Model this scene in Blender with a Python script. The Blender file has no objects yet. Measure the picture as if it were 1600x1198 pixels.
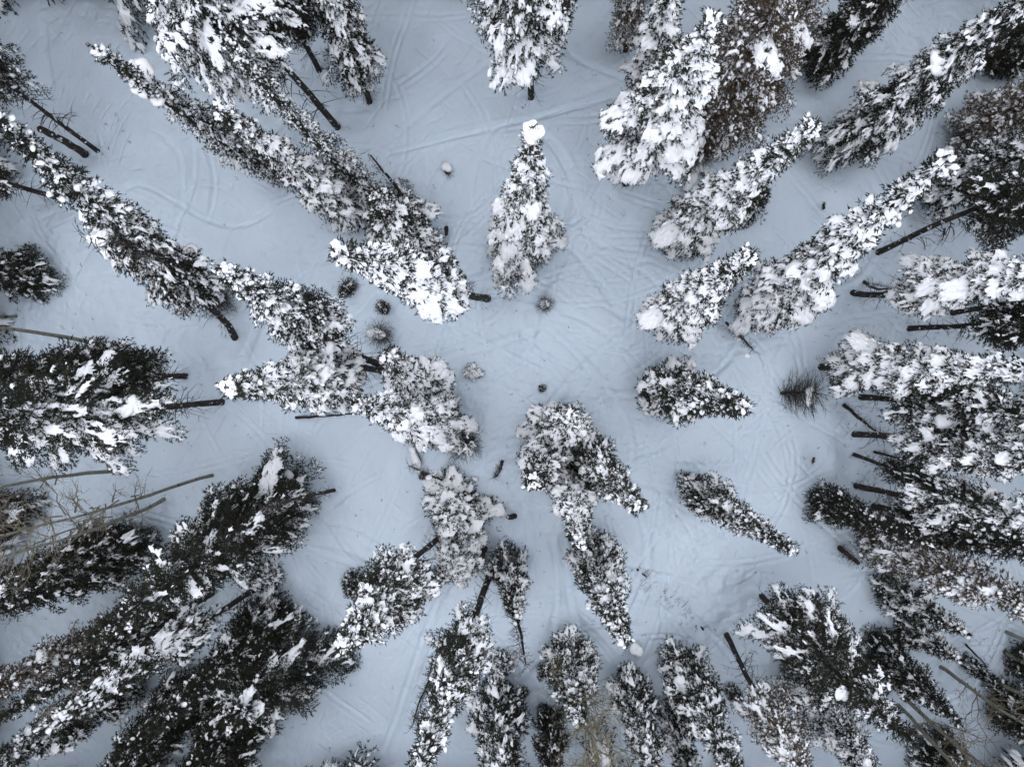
import bpy, bmesh, math, random
import numpy as np
from mathutils import Vector, Matrix, Quaternion

S = bpy.context.scene
COL = S.collection
# ------------------------------------------------------------------ camera
H = 30.0                       # drone height over the snow
FPX = 24.0 / 36.0 * 1600.0     # focal length in photo pixels
TILT = math.atan(25.0 / FPX)   # gimbal points a touch to the left of straight down
cam_d = bpy.data.cameras.new('drone_camera')
cam_d.lens = 24.0; cam_d.sensor_width = 36.0; cam_d.sensor_fit = 'HORIZONTAL'
cam_d.clip_start = 0.1; cam_d.clip_end = 3000.0
cam = bpy.data.objects.new('drone_camera', cam_d); COL.objects.link(cam)
cam.location = (0, 0, H); cam.rotation_euler = (0, TILT, 0)
S.camera = cam
# ------------------------------------------------------------------ sky, sun, exposure
SUN_EL, SUN_AZ = math.radians(76), math.radians(215)   # azimuth clockwise from +Y
W = bpy.data.worlds.new('World'); S.world = W; W.use_nodes = True
wn = W.node_tree.nodes; wl = W.node_tree.links
sky = wn.new('ShaderNodeTexSky'); sky.sky_type = 'NISHITA'; sky.sun_disc = False
sky.sun_elevation = SUN_EL; sky.sun_rotation = SUN_AZ
sky.altitude = 2500; sky.air_density = 1.0; sky.dust_density = 4.0; sky.ozone_density = 1.0
bg = wn['Background']; bg.inputs['Strength'].default_value = 0.08
hs = wn.new('ShaderNodeHueSaturation'); hs.inputs['Saturation'].default_value = .8
wl.new(sky.outputs[0], hs.inputs['Color']); wl.new(hs.outputs[0], bg.inputs['Color'])
sd = bpy.data.lights.new('overcast_sun', 'SUN'); sd.energy = 1.5; sd.angle = math.radians(170); sd.color = (1.0, 0.99, 0.975)
sun = bpy.data.objects.new('overcast_sun', sd); COL.objects.link(sun)
to_sun = Vector((math.sin(SUN_AZ) * math.cos(SUN_EL), math.cos(SUN_AZ) * math.cos(SUN_EL), math.sin(SUN_EL)))
sun.rotation_euler = to_sun.to_track_quat('Z', 'Y').to_euler(); sun.location = to_sun * 60
S.view_settings.view_transform = 'Standard'; S.view_settings.look = 'None'
S.view_settings.exposure = 1.78; S.view_settings.gamma = 1.0; S.view_settings.use_curve_mapping = False
S.render.engine = 'CYCLES'; S.cycles.max_bounces = 6; S.cycles.diffuse_bounces = 4

rng = np.random.default_rng(11)
R = random.Random(5)

# ------------------------------------------------------------------ materials
def mat(name, base, rough=0.8, noise=None, bump=None, spec=0.3):
    m = bpy.data.materials.new(name); m.use_nodes = True
    nt = m.node_tree; b = nt.nodes['Principled BSDF']
    b.inputs['Base Color'].default_value = (*base, 1); b.inputs['Roughness'].default_value = rough
    b.inputs['Specular IOR Level'].default_value = spec
    return m, nt, b

def noise_tex(nt, scale, detail=4, rough=0.6, coord='Object', stretch=None):
    tc = nt.nodes.new('ShaderNodeTexCoord'); n = nt.nodes.new('ShaderNodeTexNoise')
    n.inputs['Scale'].default_value = scale; n.inputs['Detail'].default_value = detail; n.inputs['Roughness'].default_value = rough
    if stretch:
        mp = nt.nodes.new('ShaderNodeMapping'); mp.inputs['Scale'].default_value = stretch
        nt.links.new(tc.outputs[coord], mp.inputs['Vector']); nt.links.new(mp.outputs[0], n.inputs['Vector'])
    else:
        nt.links.new(tc.outputs[coord], n.inputs['Vector'])
    return n

def ramp(nt, src, stops):
    r = nt.nodes.new('ShaderNodeValToRGB'); e = r.color_ramp.elements
    while len(e) < len(stops): e.new(0.5)
    for el, (p, c) in zip(e, stops):
        el.position = p; el.color = (*c, 1)
    nt.links.new(src, r.inputs['Fac']); return r

def add_bump(nt, b, srcs):
    prev = None
    for src, strength, dist in srcs:
        bp = nt.nodes.new('ShaderNodeBump'); bp.inputs['Strength'].default_value = strength; bp.inputs['Distance'].default_value = dist
        nt.links.new(src, bp.inputs['Height'])
        if prev: nt.links.new(prev.outputs[0], bp.inputs['Normal'])
        prev = bp
    nt.links.new(prev.outputs[0], b.inputs['Normal'])

M = {}
# packed snow of the ground
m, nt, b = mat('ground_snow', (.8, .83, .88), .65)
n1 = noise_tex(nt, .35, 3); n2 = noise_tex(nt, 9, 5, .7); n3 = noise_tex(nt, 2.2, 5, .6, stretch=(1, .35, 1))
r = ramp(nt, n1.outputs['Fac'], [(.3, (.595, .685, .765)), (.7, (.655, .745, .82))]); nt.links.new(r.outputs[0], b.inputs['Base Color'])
def grooves(scale, rot, dist, thr):
    tc = nt.nodes.new('ShaderNodeTexCoord'); mp = nt.nodes.new('ShaderNodeMapping'); mp.inputs['Rotation'].default_value = (0, 0, rot)
    w = nt.nodes.new('ShaderNodeTexWave'); w.inputs['Scale'].default_value = scale; w.inputs['Distortion'].default_value = dist; w.inputs['Detail'].default_value = 1.5; w.inputs['Detail Scale'].default_value = .12 / scale
    nt.links.new(tc.outputs['Object'], mp.inputs['Vector']); nt.links.new(mp.outputs[0], w.inputs['Vector'])
    r1 = ramp(nt, w.outputs['Fac'], [(0, (0, 0, 0)), (.22, (1, 1, 1))])
    k = noise_tex(nt, .55, 2, .5, stretch=(1 + rot * .3, 1.3 - rot * .1, 1)); r2 = ramp(nt, k.outputs['Fac'], [(thr, (0, 0, 0)), (thr + .12, (1, 1, 1))])
    mx = nt.nodes.new('ShaderNodeMixRGB'); mx.inputs[1].default_value = (1, 1, 1, 1); nt.links.new(r2.outputs[0], mx.inputs[0]); nt.links.new(r1.outputs[0], mx.inputs[2]); return mx.outputs[0]
add_bump(nt, b, [(n3.outputs['Fac'], .4, .12), (n2.outputs['Fac'], .6, .035), (grooves(.5, .5, 20, .5), .42, .045), (grooves(.6, 2.2, 16, .52), .42, .04), (grooves(.42, 1.3, 22, .5), .4, .045)])
M['ground'] = m
# fresh snow on the trees
m, nt, b = mat('tree_snow', (.92, .925, .93), .6)
n1 = noise_tex(nt, 14, 4, .6); add_bump(nt, b, [(n1.outputs['Fac'], .35, .04)])
M['snow'] = m
# needles: dark olive green, a little different on every tree and along each bough
def needle_mat(name, a, c):
    m, nt, b = mat(name, a, .75, spec=.2)
    n1 = noise_tex(nt, 3.0, 3); oi = nt.nodes.new('ShaderNodeObjectInfo')
    ad = nt.nodes.new('ShaderNodeMath'); ad.operation = 'MULTIPLY_ADD'; ad.inputs[1].default_value = .35; 
    nt.links.new(oi.outputs['Random'], ad.inputs[0]); nt.links.new(n1.outputs['Fac'], ad.inputs[2])
    r = ramp(nt, ad.outputs[0], [(.35, a), (.85, c)]); nt.links.new(r.outputs[0], b.inputs['Base Color'])
    return m
M['needle'] = needle_mat('fir_needles', (.013, .014, .010), (.03, .031, .021))
M['needle_brown'] = needle_mat('browned_needles', (.06, .043, .03), (.1, .075, .05))
# dark conifer bark with plastered snow
m, nt, b = mat('conifer_bark', (.05, .04, .034), .9, spec=.2)
n1 = noise_tex(nt, 9, 5, .7, stretch=(1, 1, .25)); n2 = noise_tex(nt, 5, 3, .6, stretch=(1, 1, .5))
r = ramp(nt, n1.outputs['Fac'], [(.35, (.012, .010, .009)), (.68, (.075, .06, .052))])
r2 = ramp(nt, n2.outputs['Fac'], [(.60, (0, 0, 0)), (.63, (1, 1, 1))])
mx = nt.nodes.new('ShaderNodeMixRGB'); mx.inputs[2].default_value = (.8, .82, .85, 1)
nt.links.new(r2.outputs[0], mx.inputs[0]); nt.links.new(r.outputs[0], mx.inputs[1]); nt.links.new(mx.outputs[0], b.inputs['Base Color'])
add_bump(nt, b, [(n1.outputs['Fac'], .6, .03)])
M['bark'] = m
# pale aspen bark with dark scars
m, nt, b = mat('aspen_bark', (.3, .3, .25), .8, spec=.2)
n1 = noise_tex(nt, 4, 3, .6, stretch=(1, 1, 1.6)); n2 = noise_tex(nt, 1.2, 2)
r = ramp(nt, n1.outputs['Fac'], [(.34, (.06, .055, .045)), (.42, (.22, .22, .17)), (.8, (.33, .33, .27))])
nt.links.new(r.outputs[0], b.inputs['Base Color']); add_bump(nt, b, [(n1.outputs['Fac'], .4, .02)])
M['aspen'] = m
m, nt, b = mat('dead_twig', (.085, .07, .06), .9, spec=.1)
n1 = noise_tex(nt, 3, 3); r = ramp(nt, n1.outputs['Fac'], [(.35, (.04, .036, .033)), (.7, (.105, .094, .085))]); nt.links.new(r.outputs[0], b.inputs['Base Color'])
M['twig'] = m
m, nt, b = mat('aspen_twig', (.16, .14, .1), .9, spec=.1)
n1 = noise_tex(nt, 3, 3); r = ramp(nt, n1.outputs['Fac'], [(.35, (.11, .095, .07)), (.7, (.22, .195, .15))]); nt.links.new(r.outputs[0], b.inputs['Base Color'])
M['aspen_twig'] = m

m, nt, b = mat('yellow_twig', (.2, .17, .1), .9, spec=.1)
n1 = noise_tex(nt, 3, 3); r = ramp(nt, n1.outputs['Fac'], [(.35, (.13, .11, .07)), (.7, (.28, .25, .17))]); nt.links.new(r.outputs[0], b.inputs['Base Color'])
M['yellow_twig'] = m

# ------------------------------------------------------------------ mesh helpers
def tri_mesh(name, v, f, material, smooth=False):
    v = np.asarray(v, np.float32); f = np.asarray(f, np.int32)
    me = bpy.data.meshes.new(name)
    me.vertices.add(len(v)); me.vertices.foreach_set('co', v.ravel())
    k = f.shape[1]
    me.loops.add(f.size); me.loops.foreach_set('vertex_index', f.ravel())
    me.polygons.add(len(f)); me.polygons.foreach_set('loop_start', np.arange(0, f.size, k, dtype=np.int32))
    me.polygons.foreach_set('use_smooth', np.full(len(f), smooth, bool))
    me.update(calc_edges=True); me.materials.append(material)
    return me

class Geo:
    def __init__(self): self.v = []; self.f = []; self.n = 0
    def add(self, v, f):
        self.v.append(v); self.f.append(f + self.n); self.n += len(v)
    def mesh(self, name, material, smooth=False):
        if not self.v: return None
        return tri_mesh(name, np.concatenate(self.v), np.concatenate(self.f), material, smooth)

def link(name, data, parent=None, loc=None):
    o = bpy.data.objects.new(name, data); COL.objects.link(o)
    if parent is not None: o.parent = parent
    if loc is not None: o.location = loc
    return o

def tag(o, label=None, cat=None, group=None, kind=None):
    for k, x in (('label', label), ('category', cat), ('group', group), ('kind', kind)):
        if x: o[k] = x
    return o

def ico(sub):
    bm = bmesh.new(); bmesh.ops.create_icosphere(bm, subdivisions=sub, radius=1.0)
    v = np.array([q.co[:] for q in bm.verts]); f = np.array([[q.index for q in p.verts] for p in bm.faces]); bm.free()
    return v, f

def lumpy(v, amp, g, lobes=5):
    w = v.copy(); d = np.ones(len(v))
    for _ in range(lobes):
        a = g.normal(size=3); a /= np.linalg.norm(a)
        d += amp * g.uniform(-1, 1) * np.maximum(0, v @ a) ** 2
    d += g.normal(0, amp * .18, len(v))
    w *= d[:, None]; lo = w[:, 2] < -.25; w[lo, 2] = -.25 + (w[lo, 2] + .25) * .25
    return w
def unit(a): return a / (np.linalg.norm(a, axis=-1, keepdims=True) + 1e-9)
g0 = np.random.default_rng(3)
OCT = np.array([[1., 0, 0], [0, 1, 0], [-1, 0, 0], [0, -1, 0], [0, 0, 1], [0, 0, -.5]]); F0 = np.array([[0, 1, 4], [1, 2, 4], [2, 3, 4], [3, 0, 4], [1, 0, 5], [2, 1, 5], [3, 2, 5], [0, 3, 5]])
ICO1, F1 = ico(1); ICO2, F2 = ico(2); ICO3, F3 = ico(3)
SMALL = [lumpy(ICO1, .55, g0) * [1, 1, .85] for _ in range(14)]
MED = [lumpy(ICO2, .38, g0) for _ in range(12)]
def knobbly(v, g, n):
    r = np.full(len(v), .0)
    for q in range(n):
        rad = g.uniform(.26, .56); c = g.normal(size=3) * [1, .75, .3]; c *= rad * g.uniform(.6, .97) / np.linalg.norm(c)
        t = v @ c; r = np.maximum(r, t + np.sqrt(np.maximum(rad * rad - c @ c + t * t, 0)))
    for _ in range(14): r += .016 * np.sin(v @ (g.normal(size=3) * 5.5) + g.uniform(0, 6))
    r += g.normal(0, .012, len(v))
    w = v * r[:, None]; lo = w[:, 2] < -.18; w[lo, 2] = -.18 + (w[lo, 2] + .18) * .3
    return w * 1.25

def tube(geo, pts, rad, sides):
    pts = np.asarray(pts, float); n = len(pts); rad = np.broadcast_to(rad, (n,))
    t = np.gradient(pts, axis=0); t /= np.linalg.norm(t, axis=1)[:, None] + 1e-9
    ref = np.array([1., 0, 0]) if abs(t[0][0]) < .8 else np.array([0, 1., 0])
    a = np.cross(t, ref); a /= np.linalg.norm(a, axis=1)[:, None] + 1e-9; b = np.cross(t, a)
    th = np.arange(sides) * 2 * np.pi / sides
    v = pts[:, None] + rad[:, None, None] * (np.cos(th)[None, :, None] * a[:, None] + np.sin(th)[None, :, None] * b[:, None])
    v = v.reshape(-1, 3); f = []
    for i in range(n - 1):
        for j in range(sides):
            p, q = i * sides + j, i * sides + (j + 1) % sides
            f += [(p, q, q + sides), (p, q + sides, p + sides)]
    for j in range(1, sides - 1):
        f.append((0, j + 1, j)); k = (n - 1) * sides; f.append((k, k + j, k + j + 1))
    geo.add(v, np.array(f))

# ------------------------------------------------------------------ crowns

STYLE = dict(   # snow cover, pillow chance, droop, bough spacing, needle density
    heavy=dict(snow=1.1, slab=.66, thick=.13, step=.27, nd=.9, br=1.0, chip=.17, mat='needle'),
    mid=dict(snow=.85, slab=.26, thick=.12, step=.26, nd=1.0, br=1.0, chip=.13, mat='needle'),
    dark=dict(snow=.42, slab=.06, thick=.1, step=.25, nd=1.1, br=1.0, chip=.06, mat='needle'),
    brown=dict(snow=.7, slab=.02, thick=.075, step=.30, nd=.6, br=.95, chip=.3, mat='needle_brown'),
    frost=dict(snow=1.0, slab=-.02, thick=.06, step=.33, nd=.42, br=.95, chip=.5, mat='needle'),
    streak=dict(snow=.5, slab=-.05, thick=.10, step=.30, nd=1.1, br=1.0, chip=.05, mat='needle'),
)
CROWNS = {}
def profile(t): return min(1.0, .42 + 3.2 * t) * (1 - t) ** .98 * 1.2
def crown(style, L, Rm, k, split=False):
    """needles and snow of one conifer crown, L tall and Rm in radius, standing at its own base"""
    key = (style, L, Rm, k)
    parts = []
    if key in CROWNS: return CROWNS[key]
    st = STYLE[style]; g = np.random.default_rng(abs(hash((L, Rm, k))) % 99991 + len(style) * 7 + ord(style[0]))
    tuft_p, tuft_d, tuft_l = [], [], []; sn = Geo(); anchors = []
    def needles():
        p = np.array(tuft_p); d = unit(np.array(tuft_d)); l = np.array(tuft_l); V = []
        for q in range(4):
            dd = unit(d + g.normal(0, .48, d.shape)); ll = l * g.uniform(.6, 1.1, len(l))
            sd_ = unit(np.cross(dd, g.normal(size=d.shape))) * (ll * g.uniform(.13, .2, len(l)))[:, None]
            pp = p + g.normal(0, .022, p.shape)
            V.append(np.stack([pp - sd_, pp + sd_, pp + dd * ll[:, None]], 1))
        v = np.concatenate(V).reshape(-1, 3)
        return tri_mesh('needles', v, np.arange(len(v)).reshape(-1, 3), M[st['mat']])
    ph = g.uniform(0, 6.28, 4); small = L < 3
    z = 0.0; step = st['step'] * (.55 if small else 1)
    lens = .135 if not small else .11
    def blob(p, r, d, lev=1):
        r *= st['br']
        tmp, ff = ((OCT * g.uniform(.75, 1.25, (6, 1)), F0), (SMALL[g.integers(len(SMALL))], F1), (MED[g.integers(len(MED))], F2))[lev]
        a = g.uniform(0, 6.28); el = g.uniform(1.0, 1.6); v = tmp * np.array([r * el, r, r * g.uniform(.55, .85)])
        yaw = math.atan2(d[1], d[0]) + g.normal(0, .5); c, s_ = math.cos(yaw), math.sin(yaw)
        v = v @ np.array([[c, s_, 0], [-s_, c, 0], [0, 0, 1]])
        tl = np.clip(d[2], -.7, .7); v[:, 2] += (v[:, 0] * c + v[:, 1] * s_) * tl
        sn.add(v + p + np.array([0, 0, r * .4]), ff)
    def slab(P, s, r, side, cover, thick, narrow):
        """one bough's load: a ragged drooping sheet of snow with a bulging top"""
        cell = .068 if not small else .05
        nu = max(5, int(r * 1.02 / cell)); hw = (.16 + .34 * r ** .8) * narrow; nv = max(5, int(2 * hw / cell) | 1)
        U = np.linspace(.06, 1.06, nu)[:, None] * np.ones(nv); Vv = np.linspace(-1, 1, nv)[None, :] * np.ones((nu, 1))
        cu, cv = nu // 3 + 3, nv // 3 + 3; n = g.normal(size=(cu, cv))
        fu = np.linspace(0, cu - 1.001, nu); fv = np.linspace(0, cv - 1.001, nv); iu = fu.astype(int); iv = fv.astype(int); du = (fu - iu)[:, None]; dv = (fv - iv)[None, :]
        f = n[iu][:, iv] * (1 - du) * (1 - dv) + n[iu + 1][:, iv] * du * (1 - dv) + n[iu][:, iv + 1] * (1 - du) * dv + n[iu + 1][:, iv + 1] * du * dv
        m = f * .62 + g.normal(0, .16, f.shape) + cover - .55 - 1.1 * np.abs(Vv) ** 3 - .5 * np.clip(U - .92, 0, 1) * 8 - .5 * np.clip(.2 - U, 0, 1) * 5
        keep = m > 0
        th = thick * g.uniform(.75, 1.3) * np.sqrt(np.clip(m, 0, .8) / .8)
        px = np.interp(U, s, P[:, 0]); py = np.interp(U, s, P[:, 1]); pz = np.interp(U, s, P[:, 2])
        w = hw * (1.05 - .55 * U); lat = Vv * w
        X = np.stack([px + side[0] * lat, py + side[1] * lat, pz - .3 * np.abs(lat) + th * 1.15 + .015], -1)
        X[..., :2] += g.normal(0, cell * .22, X.shape[:2] + (2,)); X[..., 2] += g.normal(0, .012, f.shape) - .05 * (~keep)
        idx = np.arange(nu * nv).reshape(nu, nv); q = np.stack([idx[:-1, :-1], idx[1:, :-1], idx[1:, 1:], idx[:-1, 1:]], -1).reshape(-1, 4); kk = keep.ravel()[q]; c = kk.sum(1)
        fa = q[c >= 3]; F = [fa[:, [0, 1, 2]], fa[:, [0, 2, 3]]]
        F = np.concatenate(F)
        if not len(F): return
        uq, inv = np.unique(F, return_inverse=True); sn.add(X.reshape(-1, 3)[uq], inv.reshape(-1, 3))
    while z < L - .12:
        t = z / L
        prof = profile(t)
        nb = int(round((3.2 + 2.6 * min(1, prof * Rm / 1.2)) * (.85 if split else 1)))
        a0 = g.uniform(0, 6.28)
        for i in range(nb):
            az = a0 + i * 6.283 / nb + g.normal(0, .22)
            r = max(.16, Rm * prof * (1 + .16 * math.sin(2 * az + ph[0]) + .14 * math.sin(3 * az + ph[1] + z) + g.normal(0, .21)) + .05)
            zz = z + g.uniform(-.14, .14); e = (-.12 + 1.0 * t ** 1.3) + g.normal(0, .12); dr = .38 + .15 * (1 - t)
            o = np.array([math.cos(az), math.sin(az), 0.])
            ns = max(4, int(r / .11)); s = np.linspace(.12, 1, ns); bend = g.normal(0, .12)
            side = np.array([-o[1], o[0], 0.])
            P = o * (s * r)[:, None] + side * (bend * r * s * s)[:, None]; P[:, 2] = zz + r * (e * s - dr * s * s)
            T = unit(np.gradient(P, axis=0))
            cover = st['snow'] * max(.1, 1 + .32 * math.cos(az - ph[3]) + .42 * math.sin(az * 2 + ph[2] + z * 1.7) + .35 * math.sin(az - z * 2.6 + ph[1]) + g.normal(0, .3))
            if style == 'streak': cover = st['snow'] * (2.0 if g.random() < .6 + .3 * math.cos(az - ph[3]) else .3)
            anchors.append((P[int(ns * .72)], r))
            # the axis of the bough
            for q in range(ns):
                tuft_p.append(P[q]); tuft_d.append(T[q]); tuft_l.append(lens)
                if g.random() < cover * .12:
                    blob(P[q] + g.normal(0, .025, 3), g.uniform(.04, .085), T[q], 1)
            # side twigs in a flat spray
            nt_ = max(2, int(r / .13))
            for q in range(nt_):
                sq = .16 + .82 * (q + g.random() * .7) / nt_; ix = min(ns - 1, int(sq * (ns - 1)))
                base = P[ix]; tl = min(.62, (.18 + .5 * r * (1 - sq) ** .8)) * g.uniform(.7, 1.15)
                for sg in (-1, 1):
                    d = unit(T[ix] * g.uniform(.45, .8) + sg * side * g.uniform(.7, 1.) + np.array([0, 0, g.normal(-.16, .16)]))
                    m = max(2, int(tl / (.085 / st['nd'])))
                    u = (np.arange(m) + .7) / m * tl
                    pp = base + d * u[:, None]; pp[:, 2] -= .25 * u * u / max(tl, .1)
                    tuft_p.extend(pp); tuft_d.extend([d] * m); tuft_l.extend([lens * .9] * m)
                    for w in range(m):
                        if g.random() < cover * st['chip']:
                            blob(pp[w] + g.normal(0, .025, 3), g.uniform(.028, .062), d, 0)
                    if g.random() < cover * min(.2, st['chip']):
                        blob(pp[g.integers(m)] + g.normal(0, .02, 3), g.uniform(.035, .075), d, 1)
            if style == 'streak':
                if cover > .5: slab(P, s, r, side, .85 + g.normal(0, .12), st['thick'], .62)
                elif g.random() < .6: slab(P, s, r, side, .22, st['thick'], .8)
            else:
                slab(P, s, r, side, st['slab'] + .42 * cover + g.normal(0, .12), st['thick'] * min(1.2, .7 + .4 * r), 1.)
            if split:
                parts.append((needles(), sn.mesh('snow', M['snow'], True))); tuft_p, tuft_d, tuft_l = [], [], []; sn = Geo()
        z += step * g.uniform(.75, 1.25)
    # leader
    for q in range(10):
        tuft_p.append(np.array([0, 0, L - .3 + q * .05])); tuft_d.append(np.array([g.normal(0, .5), g.normal(0, .5), 1.])); tuft_l.append(.13)
    if st['snow'] > .5:
        for q in range(9): blob(np.array([g.normal(0, .07), g.normal(0, .07), L - .42 + .05 * q]), g.uniform(.045, .085), np.array([1., 0, 0]), 1)
    # dark inner needles
    for q in range(int(L * Rm * 26)):
        t = g.random() ** 1.2; prof = profile(t); a = g.uniform(0, 6.28); rr = Rm * prof * g.uniform(.15, .6)
        tuft_p.append(np.array([rr * math.cos(a), rr * math.sin(a), t * L])); tuft_d.append(np.array([math.cos(a), math.sin(a), g.normal(0, .5)])); tuft_l.append(.2)
    nm = needles(); f = nm.polygons
    sm = sn.mesh('snow', M['snow'], True)
    CROWNS[key] = (nm, sm, anchors, len(f), sum(len(x) for x in sn.f), parts)
    return CROWNS[key]

SHAPES = [('slim', 10., .95), ('mid', 10., 1.45), ('wide', 10., 2.1), ('short', 5., 1.25), ('stub', 5., .75), ('tiny', 1.6, .5)]
USE = {}
def pick_crown(style, L, Rm):
    best = min(SHAPES, key=lambda s: abs(math.log(L / s[1])) * .8 + abs(math.log(Rm / s[2])))
    c = USE.get((style, best[0]), 0); USE[(style, best[0])] = c + 1
    kmax = 1 if best[0] in ('tiny', 'stub', 'wide') or (style, best[0]) in (('dark', 'mid'), ('brown', 'mid'), ('streak', 'mid')) else 2
    if style == 'streak': return crown(style, round(L, 2), round(Rm, 2), c, True), 1., 1.
    return crown(style, best[1], best[2], c % kmax), L / best[1], Rm / best[2]

# snow clumps: single large pillows of snow
CLUMPS = []
for k in range(7):
    g = np.random.default_rng(40 + k); v = knobbly(ICO3, g, 15) * np.array([g.uniform(1.0, 1.35), 1, g.uniform(.75, .95)])
    CLUMPS.append(tri_mesh('snow_clump', v, F3, M['snow'], True))

# dead twigs round a bare lower trunk
def twig_mesh(seed, L, Rm, n, curve, sub=2, rad=.012, material=None, up=.0):
    g = np.random.default_rng(seed); geo = Geo()
    for i in range(n):
        z = g.uniform(0, L); a = g.uniform(0, 6.28); l = Rm * g.uniform(.45, 1.1); o = np.array([math.cos(a), math.sin(a), 0.]); s = np.linspace(0, 1, 5)
        side = np.array([-o[1], o[0], 0])
        P = o * (s * l)[:, None] + side * (g.normal(0, .25) * l * s * s)[:, None]; P[:, 2] = z + l * (up * s + g.normal(0, .12) * s - curve * s * s)
        tube(geo, P, rad * (1 - .75 * s), 3)
        for q in range(sub):
            j = g.integers(1, 4); d = unit(o * .7 + side * g.choice([-1, 1]) * g.uniform(.4, 1) + np.array([0, 0, g.normal(0, .25)])); ll = l * g.uniform(.2, .45)
            u = np.linspace(0, 1, 3); tube(geo, P[j] + d * (u * ll)[:, None], rad * .6 * (1 - .6 * u), 3)
    return geo.mesh('dead_twigs', material or M['twig'])
DEAD = [twig_mesh(70 + k, 2.0, .8, 42, .25) for k in range(3)]
SNAG = [twig_mesh(80 + k, 6.0, .55, 130, .2) for k in range(2)]
BALL = [twig_mesh(90 + k, 1.3, .95, 190, .05, 3, .011, up=.35) for k in range(2)]

# ------------------------------------------------------------------ ground
def ray(px, py):
    u = (px - 800) / FPX; v = -(py - 599) / FPX; c, s = math.cos(TILT), math.sin(TILT)
    x, y, z = u * c - s, v, -u * s - c
    return np.array([x / -z, y / -z])
GRID = .066; X0, X1, Y0, Y1 = -24.0, 24.0, -18.0, 18.0
gx = np.arange(X0, X1 + 1e-6, GRID); gy = np.arange(Y0, Y1 + 1e-6, GRID)
gw = np.random.default_rng(21)
WAVES = [(gw.uniform(.12, .9), gw.uniform(0, 6.28), gw.uniform(0, 6.28)) for _ in range(26)]
def soft(x, y):
    h = 0
    for k, a, p in WAVES: h = h + .05 / (.35 + k * 1.6) * np.sin(k * (x * np.cos(a) + y * np.sin(a)) + p)
    return h
def locate(px, py):
    q = ray(px, py); z = 0.
    for _ in range(3):
        x, y = q * (H - z); z = float(soft(x, y))
    return np.array([x, y, z])
TRACKS = np.zeros((len(gy), len(gx)))
def stamp(path, width, depth, ridge):
    n = int(5 * width / GRID / 2) + 2
    oy, ox = np.mgrid[-n:n + 1, -n:n + 1]
    d = np.diff(path, axis=0); L = np.r_[0, np.cumsum(np.hypot(*d.T))]; s = np.arange(0, L[-1], GRID * .7)
    x = np.interp(s, L, path[:, 0]); y = np.interp(s, L, path[:, 1])
    fade = np.clip(np.minimum(s, L[-1] - s) / 1.2, 0, 1)
    ix = np.rint((x - X0) / GRID).astype(int); iy = np.rint((y - Y0) / GRID).astype(int)
    JX = ix[:, None, None] + ox; JY = iy[:, None, None] + oy
    ok = (JX >= 0) & (JX < len(gx)) & (JY >= 0) & (JY < len(gy))
    DX = X0 + JX * GRID - x[:, None, None]; DY = Y0 + JY * GRID - y[:, None, None]; rr = np.hypot(DX, DY) / width
    lay = np.full(TRACKS.shape, 9.)
    np.minimum.at(lay, (JY[ok], JX[ok]), rr[ok])
    fl = np.zeros(TRACKS.shape); np.maximum.at(fl, (JY[ok], JX[ok]), np.broadcast_to(fade[:, None, None], JX.shape)[ok])
    depth = depth * 1.5; ridge = ridge * 1.6
    hgt = (-depth * np.exp(-lay ** 4 * 1.0) + ridge * np.exp(-((lay - 1.45) / .38) ** 2)) * fl
    return hgt * (.75 + .35 * np.sin(JX[0, 0, 0]))
def arc(x, y, a, L, curv, dcurv=0):
    s = np.arange(0, L, .12); ang = a + curv * s + dcurv * s * s
    return np.stack([x + np.cumsum(np.cos(ang)) * .12, y + np.cumsum(np.sin(ang)) * .12], 1)
gt = np.random.default_rng(8)
def flow(px, py):   # rough riding direction over the clearing (image axes, y up)
    a = math.radians(20) + .9 * math.sin(px / 260.) + .7 * math.cos(py / 230. + 1.)
    return a
for k in range(420):
    px = gt.uniform(60, 1540); py = gt.uniform(20, 1180)
    if gt.random() < .5: px, py = gt.normal(880, 200), gt.normal(560, 230)
    q = locate(px, py); a = flow(px, py) + gt.normal(0, .5) + (math.pi / 2 if gt.random() < .25 else 0)
    big = gt.random() < .22; c = gt.normal(0, .16); L = gt.uniform(2.5, 9)
    pth = arc(q[0], q[1], a, L, c, gt.normal(0, .012))
    if big: TRACKS += stamp(pth, gt.uniform(.13, .22), gt.uniform(.035, .07), gt.uniform(.008, .02))
    else:
        w = gt.uniform(.05, .08); dd = gt.uniform(.02, .045); off = gt.uniform(.22, .34)
        nrm = np.stack([-np.sin(a + c * np.arange(len(pth)) * .12), np.cos(a + c * np.arange(len(pth)) * .12)], 1)
        TRACKS += stamp(pth, w, dd, .008); TRACKS += stamp(pth + nrm * off, w, dd, .008)
def px_path(pts):
    p = np.array([locate(*q)[:2] for q in pts]); t = np.linspace(0, len(p) - 1, 60); i = np.arange(len(p))
    k = min(3, len(p) - 1); cx = np.polyfit(i, p[:, 0], k); cy = np.polyfit(i, p[:, 1], k)
    return np.stack([np.polyval(cx, t), np.polyval(cy, t)], 1)
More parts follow.
